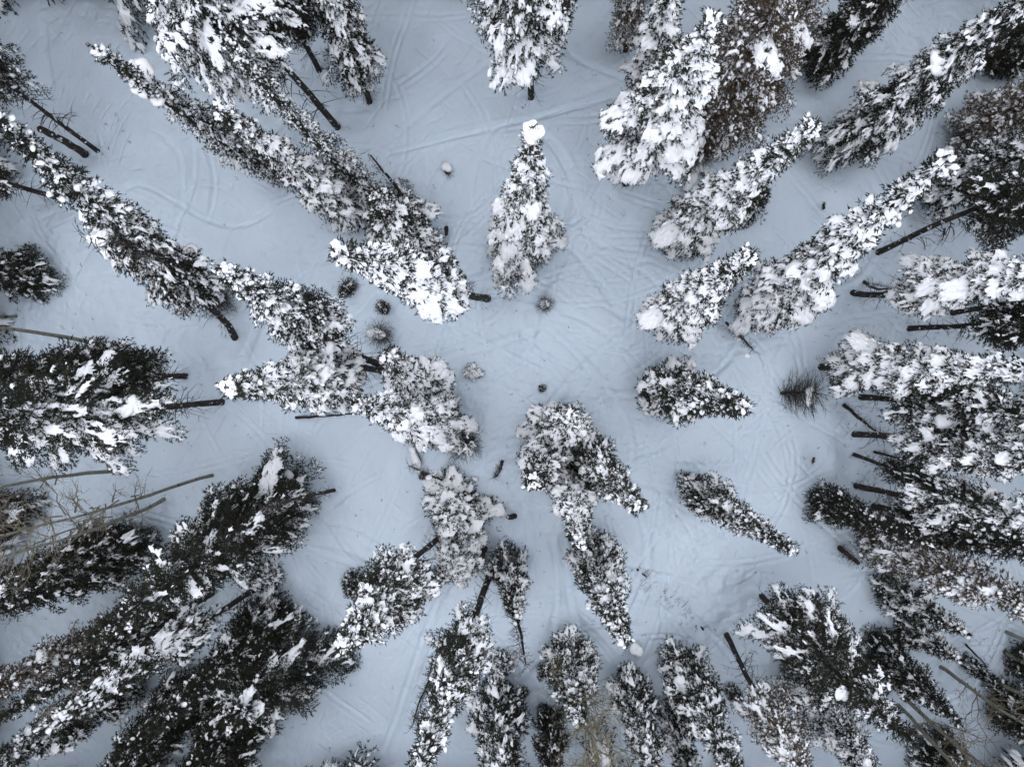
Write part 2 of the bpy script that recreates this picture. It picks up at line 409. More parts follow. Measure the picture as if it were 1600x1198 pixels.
for pts, w, d in [(((545, 262), (640, 195), (720, 130), (790, 85)), .12, .07), (((600, 240), (700, 215), (830, 185), (960, 150)), .14, .08),
                  (((640, 232), (740, 210), (830, 200)), .09, .05), (((745, 345), (738, 290), (755, 230), (790, 190)), .12, .06),
                  (((600, 1170), (640, 1060), (680, 950), (720, 900)), .16, .08), (((615, 1180), (655, 1065), (692, 962)), .1, .06),
                  (((560, 1120), (610, 1050), (650, 960)), .1, .05), (((890, 88), (935, 108), (975, 125)), .12, .06),
                  (((255, 215), (285, 260), (280, 330), (255, 390)), .18, .08), (((300, 220), (300, 290), (270, 350)), .16, .08), (((320, 225), (335, 290), (320, 350)), .14, .07),
                  (((190, 300), (250, 300), (330, 345), (420, 330)), .14, .06), (((520, 790), (560, 760), (600, 740)), .14, .06),
                  (((480, 860), (540, 870), (590, 905)), .2, .08), (((460, 830), (540, 830), (610, 870)), .16, .07), (((880, 840), (885, 900), (900, 970)), .2, .09),
                  (((860, 840), (872, 910), (860, 990)), .16, .07), (((915, 1005), (905, 920), (935, 850)), .15, .06), (((1060, 940), (1120, 1000), (1165, 1060)), .14, .07),
                  (((1010, 1150), (1020, 1190), (1040, 1240)), .14, .07), (((950, 400), (1010, 430), (1040, 470)), .1, .05), (((930, 470), (960, 430), (1000, 410), (1040, 410)), .12, .05),
                  (((1060, 545), (1150, 550), (1240, 530)), .14, .06), (((1060, 560), (1150, 562), (1240, 548)), .12, .06), (((1120, 690), (1200, 670), (1280, 665)), .12, .05)]:
    TRACKS += stamp(px_path(pts), w, d, d * .25)
WELLS = []      # tree wells, filled in as the trees are listed

# ------------------------------------------------------------------ trees
CON = 'snow-laden conifers round the clearing'
def frame_for(base, tip):
    d = Vector(tip - base); h = d.length
    return d.to_track_quat('Z', 'Y').to_euler(), h
def solve(bx, by, tipx, tipy, h):
    b = locate(bx, by)
    if tipx is None: tip = b + np.array([R.gauss(0, .25), R.gauss(0, .25), h])
    else:
        qt = ray(tipx, tipy)
        if h is None: hz = H - (b[:2] @ qt) / (qt @ qt)
        else: hz = h
        hz = min(max(hz, 1.0), 19.5); tip = np.array([*(qt * (H - hz)), hz])
    return b, tip

def trunk_mesh(h, r0, top, bend, seed, hook=0.):
    g = np.random.default_rng(seed); n = 12; s = np.linspace(-.04, top, n); a = g.uniform(0, 6.28)
    P = np.zeros((n, 3)); P[:, 2] = s * h; k = np.sin(np.clip(s, 0, 1) * math.pi) * bend
    P[:, 0] = k * math.cos(a) + g.normal(0, .012, n); P[:, 1] = k * math.sin(a) + g.normal(0, .012, n)
    if hook:
        q = np.clip(1 - s / .1, 0, 1.2) ** 2 * hook; P[:, 0] += q * math.cos(a + 2); P[:, 1] += q * math.sin(a + 2)
    geo = Geo(); tube(geo, P, r0 * (np.clip(1 - s, .05, 1.04) ** .8 if top < 1 else 1 - .2 * s) + .012 + .15 * r0 * np.clip(1 - s / .05, 0, 1), 9)
    return geo

COUNT = [0]
def conifer(style, bx, by, tip, h, w, cb, label, clumps=6, tw=True, tr=1.0, name='snowy_fir', spin=None, csize=(.13, .27), cat='tree', group=CON, hook=0., cap=0):
    COUNT[0] += 1; seed = COUNT[0]
    tx, ty = tip if tip else (None, None)
    if tip and cb <= .1 and not h:      # only the crown's lower rim shows: the foot stands half a crown behind it
        k = .3 * w / math.hypot(tx - bx, ty - by); bx += (tx - bx) * k; by += (ty - by) * k
    b, tp = solve(bx, by, tx, ty, h); rot, hh = frame_for(b, tp)
    root = link(name, None, loc=b); root.rotation_euler = rot; root.empty_display_size = .3
    tag(root, label, cat, group)
    Rm = w / 2 * (H - .4 * tp[2]) / FPX
    if cb > 1:      # visible bare trunk given in photo pixels
        q0, q1 = ray(bx, by), ray(tx, ty); u = (q1 - q0) * FPX; k = cb / np.linalg.norm(u)
        P = b + (tp - b) * np.linspace(0, 1, 200)[:, None]; Q = P[:, :2] / (H - P[:, 2:])
        pr = np.linalg.norm(Q - Q[0], axis=1) * FPX; cb = min(.5, float(np.interp(cb * 1.3, pr, np.linspace(0, 1, 200))) + .12 / hh)
    geo = trunk_mesh(hh, (.04 + .0058 * hh) * tr, .93, .02 * hh * R.uniform(.2, 1), seed, hook)
    link('trunk', geo.mesh('trunk', M['bark'], True), root)
    L = hh * (1 - cb)
    (nm, sm, anchors, _, _, boughs), sz, sr = pick_crown(style, L, Rm)
    sp = R.uniform(0, 6.28) if spin is None else spin
    c = link('crown', nm, root, (0, 0, hh * cb)); c.scale = (sr, sr, sz); c.rotation_euler.z = sp
    if sm:
        s = link('snow_cover', sm, c); s['kind'] = 'stuff'
    for bn, bs in boughs:
        o = link('bough', bn, root, (0, 0, hh * cb)); o.rotation_euler.z = sp
        if bs: link('snow_cover', bs, o)['kind'] = 'stuff'
    rr = random.Random(seed * 13)
    for q in range((clumps + 2) // 4):
        P, r = anchors[int(len(anchors) * rr.uniform(.12, .9))]
        x, y, z = P[0] * sr * .82, P[1] * sr * .82, P[2] * sz; cz, szn = math.cos(sp), math.sin(sp)
        o = link('snow_clump', CLUMPS[rr.randrange(len(CLUMPS))], root, (x * cz - y * szn, x * szn + y * cz, z + hh * cb + .01))
        k = rr.uniform(*csize) * min(1.15, .45 + r * sr * .7); o.scale = (k, k, k * rr.uniform(.7, 1.)); o.rotation_euler = (rr.gauss(0, .25), rr.gauss(0, .25), rr.uniform(0, 6.28))
    if cap:
        for q, (dx, dy, dz, k) in enumerate(((0, 0, -.1, .8), (.5, .3, -.3, .6), (-.5, .2, -.4, .6), (.1, -.5, -.5, .6))):
            o = link('snow_clump', CLUMPS[q], root, (dx * cap, dy * cap, hh + dz * cap * 1.5)); o.scale = (cap * k, cap * k, cap * k); o.rotation_euler.z = q * 2.1
    if tw:
        d = link('dead_twigs', DEAD[seed % 3], root, (0, 0, max(.15, hh * cb * .25))); k = min(1.3, .5 + Rm * .45)
        d.scale = (k, k, max(.35, hh * cb * .9 / 2)); d.rotation_euler.z = rr.uniform(0, 6.28)
    WELLS.append((b[0], b[1], .5 + Rm * .35, .06 + .009 * hh))
    return root

def snag(bx, by, tip, h, label, r0=.1, name='dead_snag', twigs=True, top=.9, bend=.02, snowcap=0, tsc=1.0):
    COUNT[0] += 1; seed = COUNT[0]
    tx, ty = tip if tip else (None, None)
    b, tp = solve(bx, by, tx, ty, h); rot, hh = frame_for(b, tp)
    root = link(name, None, loc=b); root.rotation_euler = rot; tag(root, label, 'dead tree', 'dead snags among the firs')
    link('trunk', trunk_mesh(hh, r0, top, bend * hh, seed).mesh('trunk', M['bark'], True), root)
    if twigs:
        d = link('dead_twigs', SNAG[seed % 2], root, (0, 0, hh * .08)); k = tsc * (.6 + hh * .04); d.scale = (k, k, hh * .88 / 6); d.rotation_euler.z = R.uniform(0, 6)
    for q in range(snowcap):
        o = link('snow_clump', CLUMPS[(seed + q) % 7], root, (R.gauss(0, .12), R.gauss(0, .12), hh * R.uniform(.35, .98))); k = R.uniform(.05, .11); o.scale = (k, k, k * .8)
    WELLS.append((b[0], b[1], .5, .12))
    return root

def aspen(bx, by, tip, h, label, r0=.13, cb=.5, spread=1.3, nb=14, name='bare_aspen', tw='aspen_twig'):
    COUNT[0] += 1; seed = COUNT[0]; g = np.random.default_rng(seed + 400)
    tx, ty = tip if tip else (None, None)
    b, tp = solve(bx, by, tx, ty, h); rot, hh = frame_for(b, tp)
    root = link(name, None, loc=b); root.rotation_euler = rot; tag(root, label, 'tree', 'bare aspens')
    link('trunk', trunk_mesh(hh, r0 * .72, .95, .03 * hh, seed, .08).mesh('trunk', M['aspen'], True), root)
    for i in range(nb):
        z = hh * (cb + (.95 - cb) * (i + g.random()) / nb); l = spread * g.uniform(.5, 1.2) * (1.25 - .7 * (z / hh)); a = g.uniform(0, 6.28)
        o = np.array([math.cos(a), math.sin(a), 0.]); sdv = np.array([-o[1], o[0], 0]); s = np.linspace(0, 1, 7); geo = Geo()
        wob = g.normal(0, .05, (7, 3)) * l * s[:, None]
        P = o * (s * l)[:, None] + wob; P[:, 2] += l * (.75 * s + .1 * s * s); tube(geo, P, .028 * (1 - .78 * s), 4)
        for q in range(7):
            j = g.integers(1, 6); d = unit(o * .6 + sdv * g.normal(0, .9) + np.array([0, 0, g.uniform(.1, .9)])); ll = l * g.uniform(.3, .6); u = np.linspace(0, 1, 4)
            w = g.normal(0, .08, (4, 3)) * ll * u[:, None]; Q = P[j] + d * (u * ll)[:, None] + w; tube(geo, Q, .011 * (1 - .6 * u), 3)
            for e in range(3):
                d2 = unit(d + g.normal(0, .7, 3)); tube(geo, Q[g.integers(1, 4)] + d2 * (u[:3] * ll * .7)[:, None], .006 * (1 - .5 * u[:3]), 3)
        link('branch', geo.mesh('branch', M[tw]), root, (0, 0, z))
    WELLS.append((b[0], b[1], .4, .08))
    return root

def shrub(bx, by, label, size, clump=1, tip=None, seed=0, name='bare_shrub', k=0, off=(0, 0)):
    b = locate(bx, by); root = link(name, None, loc=b); tag(root, label, 'shrub', 'bare twiggy shrubs on the snow')
    if tip: 
        t = locate(*tip); d = Vector((t[0] - b[0], t[1] - b[1], 1.2)); root.rotation_euler = d.to_track_quat('Z', 'Y').to_euler()
    o = link('twigs', BALL[k], root, (0, 0, 0)); o.scale = (size, size, size); o.rotation_euler.z = seed
    geo = trunk_mesh(1.2 * size, .05, .95, .03, seed + 7); link('stem', geo.mesh('stem', M['bark'], True), root)
    for q in range(clump):
        c = link('snow_clump', CLUMPS[(seed + q) % 7], root, (off[0] + R.gauss(0, .15) * size, off[1] + R.gauss(0, .15) * size, 1.05 * size)); s = R.uniform(.2, .3) * size; c.scale = (s, s, s * .8)
    return root

# style, base px, tip px (or None), height (or None), width px, bare share of the trunk, label, extras
TREES = [
 # top left
 ('dark', 148, 233, (-252, -60), None, 95, 150, 'thin dark fir with long bare trunk leaning over the left edge near a broken stub', dict(clumps=2, tr=.8)),
 ('mid', 525, 197, (90, -225), None, 168, 150, 'broad snowy fir at upper left with a long curved bare trunk pointing at the clearing', dict(clumps=10)),
 ('dark', 497, 107, (330, -240), None, 100, 62, 'dark fir at the top edge with short bare trunk, between two bigger firs', dict(clumps=3)),
 ('mid', 577, 158, (440, -220), None, 80, 28, 'slim fir at the top edge whose twiggy foot stands right of the twin bare trunks', dict(clumps=3)),
 ('frost', 460, 285, (145, 75), None, 76, .05, 'thin frosted fir with two big round snow pillows near its tip', dict(clumps=0, tw=False)),
 ('heavy', 590, 350, (340, 172), None, 84, .06, 'slender snowy fir overlapping the lower end of the pillow-topped fir', dict(clumps=6)),
 ('frost', 600, 325, (345, 60), None, 58, .12, 'sparse twiggy fir with frosted hanging boughs behind the broad upper left fir', dict(clumps=1)),
 ('mid', 664, 398, (583, 303), None, 108, .05, 'short wide snowy fir with the patchy white snag standing above it', dict(clumps=5, tw=False)),
 ('heavy', 760, 467, (526, 393), None, 76, 52, 'snow-covered fir leaning left with its dark trunk foot at the middle of the clearing', dict(clumps=10)),
 ('mid', 368, 516, (-20, 172), None, 88, 65, 'very long slender fir running from the left edge to a curved dark trunk', dict(clumps=14, hook=.25)),
 ('mid', 590, 568, (345, 420), None, 76, 95, 'slim snowy fir ending at a twiggy dark trunk beside the left cluster', dict(clumps=8)),
 ('heavy', 592, 578, (355, 606), None, 88, 42, 'white-coated fir pointing left, left of the central clump of crowns', dict(cap=.15, clumps=10)),
 ('dark', 88, 440, (-140, 400), None, 85, .02, 'small dark bushy fir cut by the left edge below the long slender fir', dict(clumps=3)),
 # top centre
 ('heavy', 803, 440, (833, 203), None, 118, .03, 'lone tall fir upper middle of the clearing with a round snow ball on its tip', dict(cap=.22, clumps=8, tw=False)),
 ('mid', 830, 150, (822, -330), None, 150, 72, 'dark broad fir at the top edge with a stout bare foot pointing down', dict(clumps=9)),
 ('heavy', 978, 285, (1115, 28), None, 135, 48, 'big white-coated fir right of the lone tall fir, tip at upper right', dict(clumps=16)),
 ('heavy', 1005, 215, (1060, -90), None, 80, .1, 'white fir half hidden behind the big white-coated fir at the top', dict(clumps=5)),
 ('brown', 975, 95, (1012, -210), None, 62, .1, 'brownish thin fir at the top edge left of the white firs', dict(clumps=1)),
 # top right
 ('brown', 1085, 258, (1290, -170), None, 150, .1, 'wide brownish fir with drooping snow, standing over the snow-covered fallen logs', dict(clumps=9)),
 ('brown', 1145, 205, (1335, -150), None, 110, .08, 'brown sparse fir at the top edge right of the wide brownish fir', dict(clumps=5)),
 ('dark', 1250, 118, (1500, -110), None, 92, .04, 'almost snow-free dark green fir at the top edge', dict(clumps=0)),
 ('heavy', 1032, 388, (1272, 198), None, 95, .05, 'snow-crusted fir with a bright olive tip right of the wide brownish fir', dict(clumps=9, tw=False)),
 ('mid', 1283, 258, (1690, -70), None, 108, .05, 'long pillowed fir reaching to the upper right corner', dict(clumps=22)),
 ('heavy', 1150, 512, (1490, 243), None, 98, .05, 'very long fir thick with snow pillows pointing to the upper right', dict(clumps=26)),
 ('heavy', 1027, 511, (1172, 400), None, 86, 20, 'small snow-crusted fir with a short dark trunk at the right of the clearing', dict(clumps=6, hook=.2)),
 ('mid', 1005, 598, (1165, 638), None, 94, .02, 'cone-shaped fir standing alone right of the middle, dark tip pointing right', dict(clumps=5, tw=False)),
 ('dark', 1530, 118, (1780, -60), None, 80, .05, 'dark fir in the upper right corner behind the long pillowed fir', dict(clumps=3)),
 ('brown', 1475, 226, (1850, 40), None, 92, .06, 'brown leafless-looking fir on the right edge below the long pillowed fir', dict(clumps=0)),
 ('mid', 1425, 318, (1830, 130), None, 90, .06, 'dark fir with broad snow pillows at the right edge behind the very long pillowed fir', dict(clumps=10, csize=(.25, .45))),
 ('dark', 1377, 393, (1830, 225), None, 88, 230, 'dark shaded fir on the right edge with a very long dark trunk', dict(clumps=4, csize=(.25, .4))),
 # right edge
 ('heavy', 1336, 463, (1800, 405), None, 84, 64, 'snowy fir at the right edge above the long leaning bare trunk', dict(clumps=18, hook=.15)),
 ('mid', 1492, 488, (1950, 400), None, 80, 110, 'fir at the right edge whose dark trunk slants under its upper neighbour', dict(clumps=5)),
 ('dark', 1424, 513, (1850, 500), None, 78, 90, 'fir at the right edge with a straight level bare trunk', dict(clumps=8)),
 ('heavy', 1286, 573, (1720, 583), None, 86, 27, 'large pillowed fir with its short dark foot farthest left on the right edge', dict(clumps=24)),
 ('brown', 1600, 595, (1950, 600), None, 80, .02, 'shaded brown fir in the gap at the right edge between two pillowed firs', dict(clumps=1)),
 ('mid', 1350, 621, (1800, 665), None, 86, 50, 'pillowed fir at the right edge behind a thin slanting snag', dict(clumps=18)),
 ('mid', 1337, 679, (1790, 745), None, 72, 63, 'pillowed fir at the right edge with a trunk in a nest of twigs', dict(clumps=14)),
 ('dark', 1337, 711, (1560, 790), None, 42, 42, 'small dark fir with a thin pale trunk in front of the right edge firs', dict(clumps=2, tr=.8)),
 ('mid', 1340, 759, (1780, 850), None, 76, 65, 'snow-dappled fir at the right edge above a shorter trunk', dict(clumps=10)),
 ('dark', 1369, 791, (1790, 905), None, 80, 40, 'low snow-dappled fir at the right edge above the long brown fir', dict(clumps=8)),
 ('dark', 1256, 772, (1460, 850), None, 58, .02, 'small dark fir beginning the long brown row at the right', dict(clumps=2)),
 ('brown', 1330, 822, (1790, 1030), None, 92, .03, 'long rusty brown fir slanting down to the right edge', dict(clumps=6)),
 # left edge
 ('streak', 343, 628, (-150, 660), None, 165, 115, 'large dark fir on the left edge with a stout bare trunk and snow streaks', dict(clumps=14, csize=(.15, .32))),
 ('dark', 287, 587, (-160, 575), None, 100, 50, 'dark fir behind the upper side of the large left edge fir', dict(clumps=4)),
 ('streak', 482, 752, (138, 1000), None, 180, .03, 'large dense fir at lower left with snow along its lower side', dict(clumps=8)),
 ('dark', 250, 835, (-180, 1000), None, 125, .06, 'brownish dark fir on the left edge behind the bare aspens', dict(clumps=4)),
 ('dark', 60, 800, (-300, 870), None, 90, .05, 'dim dark fir cut by the left edge behind the twiggy aspens', dict(clumps=2)),
 # lower left
 ('streak', 500, 955, (358, 1128), None, 240, .02, 'wide dark spruce at the bottom left with long snow-striped boughs fanning out', dict(clumps=8, csize=(.15, .3), tw=False)),
 ('dark', 455, 935, (240, 1140), None, 84, .05, 'dark fir in the thick of the lower left trees behind the snow-striped spruce', dict(clumps=3)),
 ('dark', 92, 308, (-320, 190), None, 80, 80, 'dark fir cut by the left edge, its bare trunk passing under the long slender fir', dict(clumps=2)),
 ('mid', 413, 912, (66, 1140), None, 66, 90, 'dim fir with a snow-covered spike tip and a long thin dark trunk', dict(clumps=7)),
 ('dark', 328, 929, (0, 1120), None, 70, 50, 'thin dim fir at lower left in the shade of its taller neighbours', dict(clumps=6)),
 ('brown', 235, 965, (-140, 1130), None, 80, .1, 'dim brown fir with round snow lumps at the left edge low down', dict(clumps=8)),
 ('dark', 330, 1050, (70, 1330), None, 105, .05, 'dark shaded fir in the lower left corner', dict(clumps=6)),
 ('mid', 230, 1040, (-80, 1250), None, 86, .05, 'shaded snowy fir filling the lower left corner under the spike-tipped fir', dict(clumps=6)),
 ('dark', 400, 1080, (230, 1360), None, 120, .05, 'dark fir at the bottom edge under the wide snow-striped spruce', dict(clumps=5)),
 ('mid', 690, 838, (532, 1012), None, 86, 62, 'snowy fir leaning down-left from a thin dark trunk beside the pale rounded crown', dict(clumps=7)),
 # centre cluster, left
 ('heavy', 684, 648, (605, 553), None, 92, .04, 'small fir with a heaped white top, uppermost of the left centre clump', dict(clumps=8, tw=False, csize=(.16, .3))),
 ('heavy', 728, 668, (553, 630), None, 108, .04, 'bigger snow-heaped fir of the left centre clump, tip pointing left', dict(clumps=12, tw=False, csize=(.15, .32))),
 ('heavy', 757, 794, (690, 812), None, 114, .05, 'rounded white crown below the left centre clump beside a stub', dict(clumps=12, tw=False, csize=(.15, .3))),
 ('heavy', 740, 835, (692, 905), None, 82, .08, 'smaller snow-white crown tucked under the rounded white one', dict(clumps=7, tw=False)),
 # centre cluster of four
 ('heavy', 872, 682, (893, 648), 8.5, 100, .05, 'roundest white crown at the top of the clump of four', dict(clumps=12, tw=False, csize=(.15, .3))),
 ('heavy', 868, 708, (832, 752), 9.0, 92, .05, 'white-edged crown at the left of the clump of four', dict(clumps=8, tw=False, csize=(.18, .34))),
 ('mid', 902, 702, (1002, 792), 12.0, 82, .04, 'darkest crown of the clump of four, snowy tip at lower right', dict(clumps=7, tw=False)),
 ('heavy', 886, 735, (906, 850), 11.0, 80, .05, 'lowest narrow crown of the clump of four', dict(clumps=5, tw=False)),
 # below the middle
 ('mid', 912, 826, (977, 1005), None, 80, .03, 'pointed snowy fir just below the clump of four', dict(clumps=6, tw=False)),
 ('mid', 1063, 748, (1242, 862), None, 62, .02, 'slim pointed fir alone at right centre with a white tip', dict(clumps=4, tw=False)),
 ('mid', 768, 890, (632, 1260), None, 74, 75, 'long speckled fir at the bottom with a stout dark trunk', dict(clumps=6)),
 ('mid', 787, 857, (808, 968), None, 64, .02, 'small frosted fir below the middle beside the brown dead spike', dict(clumps=3)),
 # bottom edge
 ('mid', 775, 1060, (790, 1330), None, 90, .02, 'speckled fir at the bottom edge right of the long speckled fir', dict(clumps=4, tw=False)),
 ('mid', 884, 988, (905, 1130), None, 78, .02, 'frosted fir at the bottom under the yellowish bare aspen', dict(clumps=3, tw=False)),
 ('dark', 856, 1095, (868, 1330), None, 50, .02, 'small dim fir at the bottom edge left of the yellowish aspen', dict(clumps=2, tw=False)),
 ('mid', 975, 1042, (1045, 1290), None, 68, .02, 'slim frosted fir at the bottom edge right of the yellowish aspen', dict(clumps=4, tw=False)),
 ('mid', 1046, 1000, (1175, 1260), None, 76, .06, 'speckled fir at the bottom edge, first left of the curved bare trunk', dict(clumps=4)),
 ('mid', 1040, 1090, (1110, 1300), None, 60, .03, 'low frosted fir at the bottom edge in front of the speckled fir', dict(clumps=3)),
 ('brown', 1136, 993, (1290, 1270), None, 84, 125, 'sparse fir at the bottom with a long curved dark bare trunk', dict(clumps=6)),
 ('streak', 1192, 932, (1428, 1160), None, 135, 42, 'large dark green fir at lower right with long snow streaks', dict(clumps=12, csize=(.15, .3))),
 ('frost', 1228, 1035, (1420, 1290), None, 100, .03, 'pale frosted fir at the bottom edge behind the large streaked fir', dict(clumps=3)),
 ('dark', 1352, 992, (1500, 1130), None, 78, .02, 'dusky fir right of the large streaked fir', dict(clumps=2, tw=False)),
 ('mid', 1370, 912, (1512, 990), None, 62, .02, 'small pointed frosted fir alone at lower right', dict(clumps=2, tw=False)),
 ('mid', 1403, 975, (1500, 1030), None, 52, .02, 'small dark-footed fir below the small pointed frosted one', dict(clumps=2, tw=False)),
 ('dark', 1504, 1028, (1562, 1072), None, 30, .02, 'tiny slim fir at lower right in line with the dark-footed fir', dict(clumps=1, tw=False)),
 ('dark', 1440, 1150, (1560, 1280), None, 80, .03, 'dark fir in the lower right corner under the bare aspens', dict(clumps=2)),
 ('dark', 1578, 1020, (1700, 1080), None, 60, .03, 'dark fir cut by the right edge near the lower right corner', dict(clumps=1)),
 ('dark', 1545, 1085, (1700, 1190), None, 70, .03, 'shaded fir at the right edge behind the lower right aspens', dict(clumps=2)),
]
for (style, bx, by, tip, h, w, cb, label, kw) in TREES:
    t = conifer(style, bx, by, tip, h, w, cb, label, **kw)
    if 'two big round snow pillows' in label:      # three outsized pillows near its tip
        mw = Matrix.LocRotScale(t.location, t.rotation_euler, None).inverted()
        for px, py, z, k in ((223, 113, 10.1, .34), (203, 108, 10.2, .24), (217, 139, 9.7, .28), (246, 157, 9.5, .18)):
            q = ray(px, py) * (H - z); o = link('snow_clump', CLUMPS[4], t, mw @ Vector((q[0], q[1], z))); o.scale = (k, k * .9, k * .9); o.rotation_euler.z = px

SMALLFIR = 'little firs and saplings poking out of the snow'
for bx, by, w, h, st, label in [
    (545, 449, 28, 1.1, 'dark', 'little dark fir at the left under the leaning snow-covered fir'),
    (599, 480, 22, .9, 'dark', 'little dark fir peeping out under the middle of the leaning fir'),
    (741, 581, 24, .9, 'heavy', 'tiny snow-capped sapling alone in the middle of the clearing'),
    (1048, 380, 46, 1.8, 'mid', 'low snowy sapling at the foot of the olive-tipped fir'),
    (784, 1028, 40, 1.5, 'mid', 'low snow-dusted sapling beside the brown dead spike'),
    (848, 1042, 18, .8, 'dark', 'tiny dark sapling right of the brown dead spike'),
    (820, 1078, 16, .8, 'dark', 'tiny dark sapling by the top of the bottom edge fir'),
    (882, 1152, 26, 1.2, 'dark', 'small dusky sapling at the bottom left of the yellowish aspen'),
    (662, 742, 14, .5, 'dark', 'sprig of fir beside the snow-dusted dead stick'),
    (1142, 1078, 26, 1.0, 'dark', 'small dusky sapling left of the curved bare trunk'),
    (425, 893, 44, 2.2, 'mid', 'small snow-plastered sapling at the foot of the long thin dark trunk'),
    (672, 905, 40, 1.8, 'dark', 'low dark fir below the smaller snow-white crown'),
    (556, 905, 40, 2.0, 'dark', 'low dark fir at the upper side of the snow-striped spruce'),
    (1160, 330, 50, 2.0, 'dark', 'low dark fir half buried behind the fallen logs'),
    (848, 606, 13, .4, 'dark', 'smallest dark sprig above the clump of four'),
]:
    conifer(st, bx, by, None, h, w, .02, label, clumps=1 if st != 'dark' else 0, tw=False, name='fir_sapling', cat='sapling', group=SMALLFIR, csize=(.12, .2))

for args in [
    (130, 239, (62, 201), 3.2, 'thick broken trunk without crown near the left edge', dict(r0=.15, twigs=False, top=1.0, bend=.01, name='broken_trunk')),
    (640, 330, (566, 231), None, 'thin patchy snag with torn snow on its bark above the short wide fir', dict(r0=.09, tsc=.5)),
    (583, 312, (540, 252), None, 'dark bare snag beside the frosted hanging boughs', dict(r0=.1, tsc=.8)),
    (420, 470, (100, 356), None, 'slender brown dead spire across the very long slender fir', dict(r0=.09, tsc=.8)),
    (988, 282, (1017, 256), None, 'short bare stick at the foot of the big white-coated fir', dict(r0=.05, tsc=.3)),
    (1136, 506, (1181, 552), None, 'small dead sapling with a snow lump at the foot of the very long pillowed fir', dict(r0=.04, tsc=.8, snowcap=3)),
    (1322, 634, (1395, 690), None, 'thin slanting snag in front of the right edge firs', dict(r0=.07, tsc=.6)),
    (1350, 441, (1400, 450), 7., 'thin level snag above the bare trunk at the right edge', dict(r0=.06, tsc=.4)),
    (1368, 706, (1430, 722), None, 'thin twiggy snag among the trunks at the right edge', dict(r0=.05, tsc=.7)),
    (697, 752, (634, 724), None, 'snow-dusted dead stick lying left of the rounded white crown', dict(r0=.04, tsc=.7, snowcap=2)),
    (784, 722, (771, 748), None, 'small black stub with spikes between the two centre clumps', dict(r0=.06, tsc=.5)),
    (804, 806, (793, 807), 1.3, 'sawn dark stub right of the rounded white crown', dict(r0=.1, twigs=False, top=1., name='stump')),
    (757, 857, (748, 878), None, 'short dark stub with spiky twigs below the rounded white crown', dict(r0=.11, tsc=.8, top=1.)),
    (795, 935, (822, 1052), None, 'brown dead spike hanging below the small frosted fir', dict(r0=.08, tsc=.9)),
    (678, 1050, (642, 1140), None, 'sparse dead fir left of the long speckled fir', dict(r0=.05, tsc=1.0)),
    (650, 898, (655, 960), None, 'thin twiggy dead stem below the smaller snow-white crown', dict(r0=.04, tsc=.8)),
    (522, 766, (400, 800), None, 'thin dead stem at the right end of the large dense lower left fir', dict(r0=.07, tsc=.8)),
    (1312, 856, (1341, 879), None, 'short dark stick with twigs alone right of the slim pointed fir', dict(r0=.09, tsc=1.1, top=1.)),
    (1510, 1007, (1547, 1045), None, 'thin bare stick beside the tiny slim fir', dict(r0=.035, tsc=.2)),
    (697, 356, (697, 366), 1.0, 'tiny dark stub between the short wide fir and the lone tall fir', dict(r0=.07, tsc=.3, top=1.)),
    (467, 652, (600, 640), 2., 'grey dead branch end under the white-coated left fir', dict(r0=.05, tsc=.5)),
    (1272, 716, (1270, 724), .7, 'brown sprig in open snow left of the right edge trunks', dict(r0=.03, tsc=.35)),
    (1287, 325, (1288, 316), .7, 'tiny dark stub in open snow between the two long pillowed firs', dict(r0=.05, tsc=.3)),
]:
    bx, by, tip, h, label, kw = args; snag(bx, by, tip, h, label, **kw)

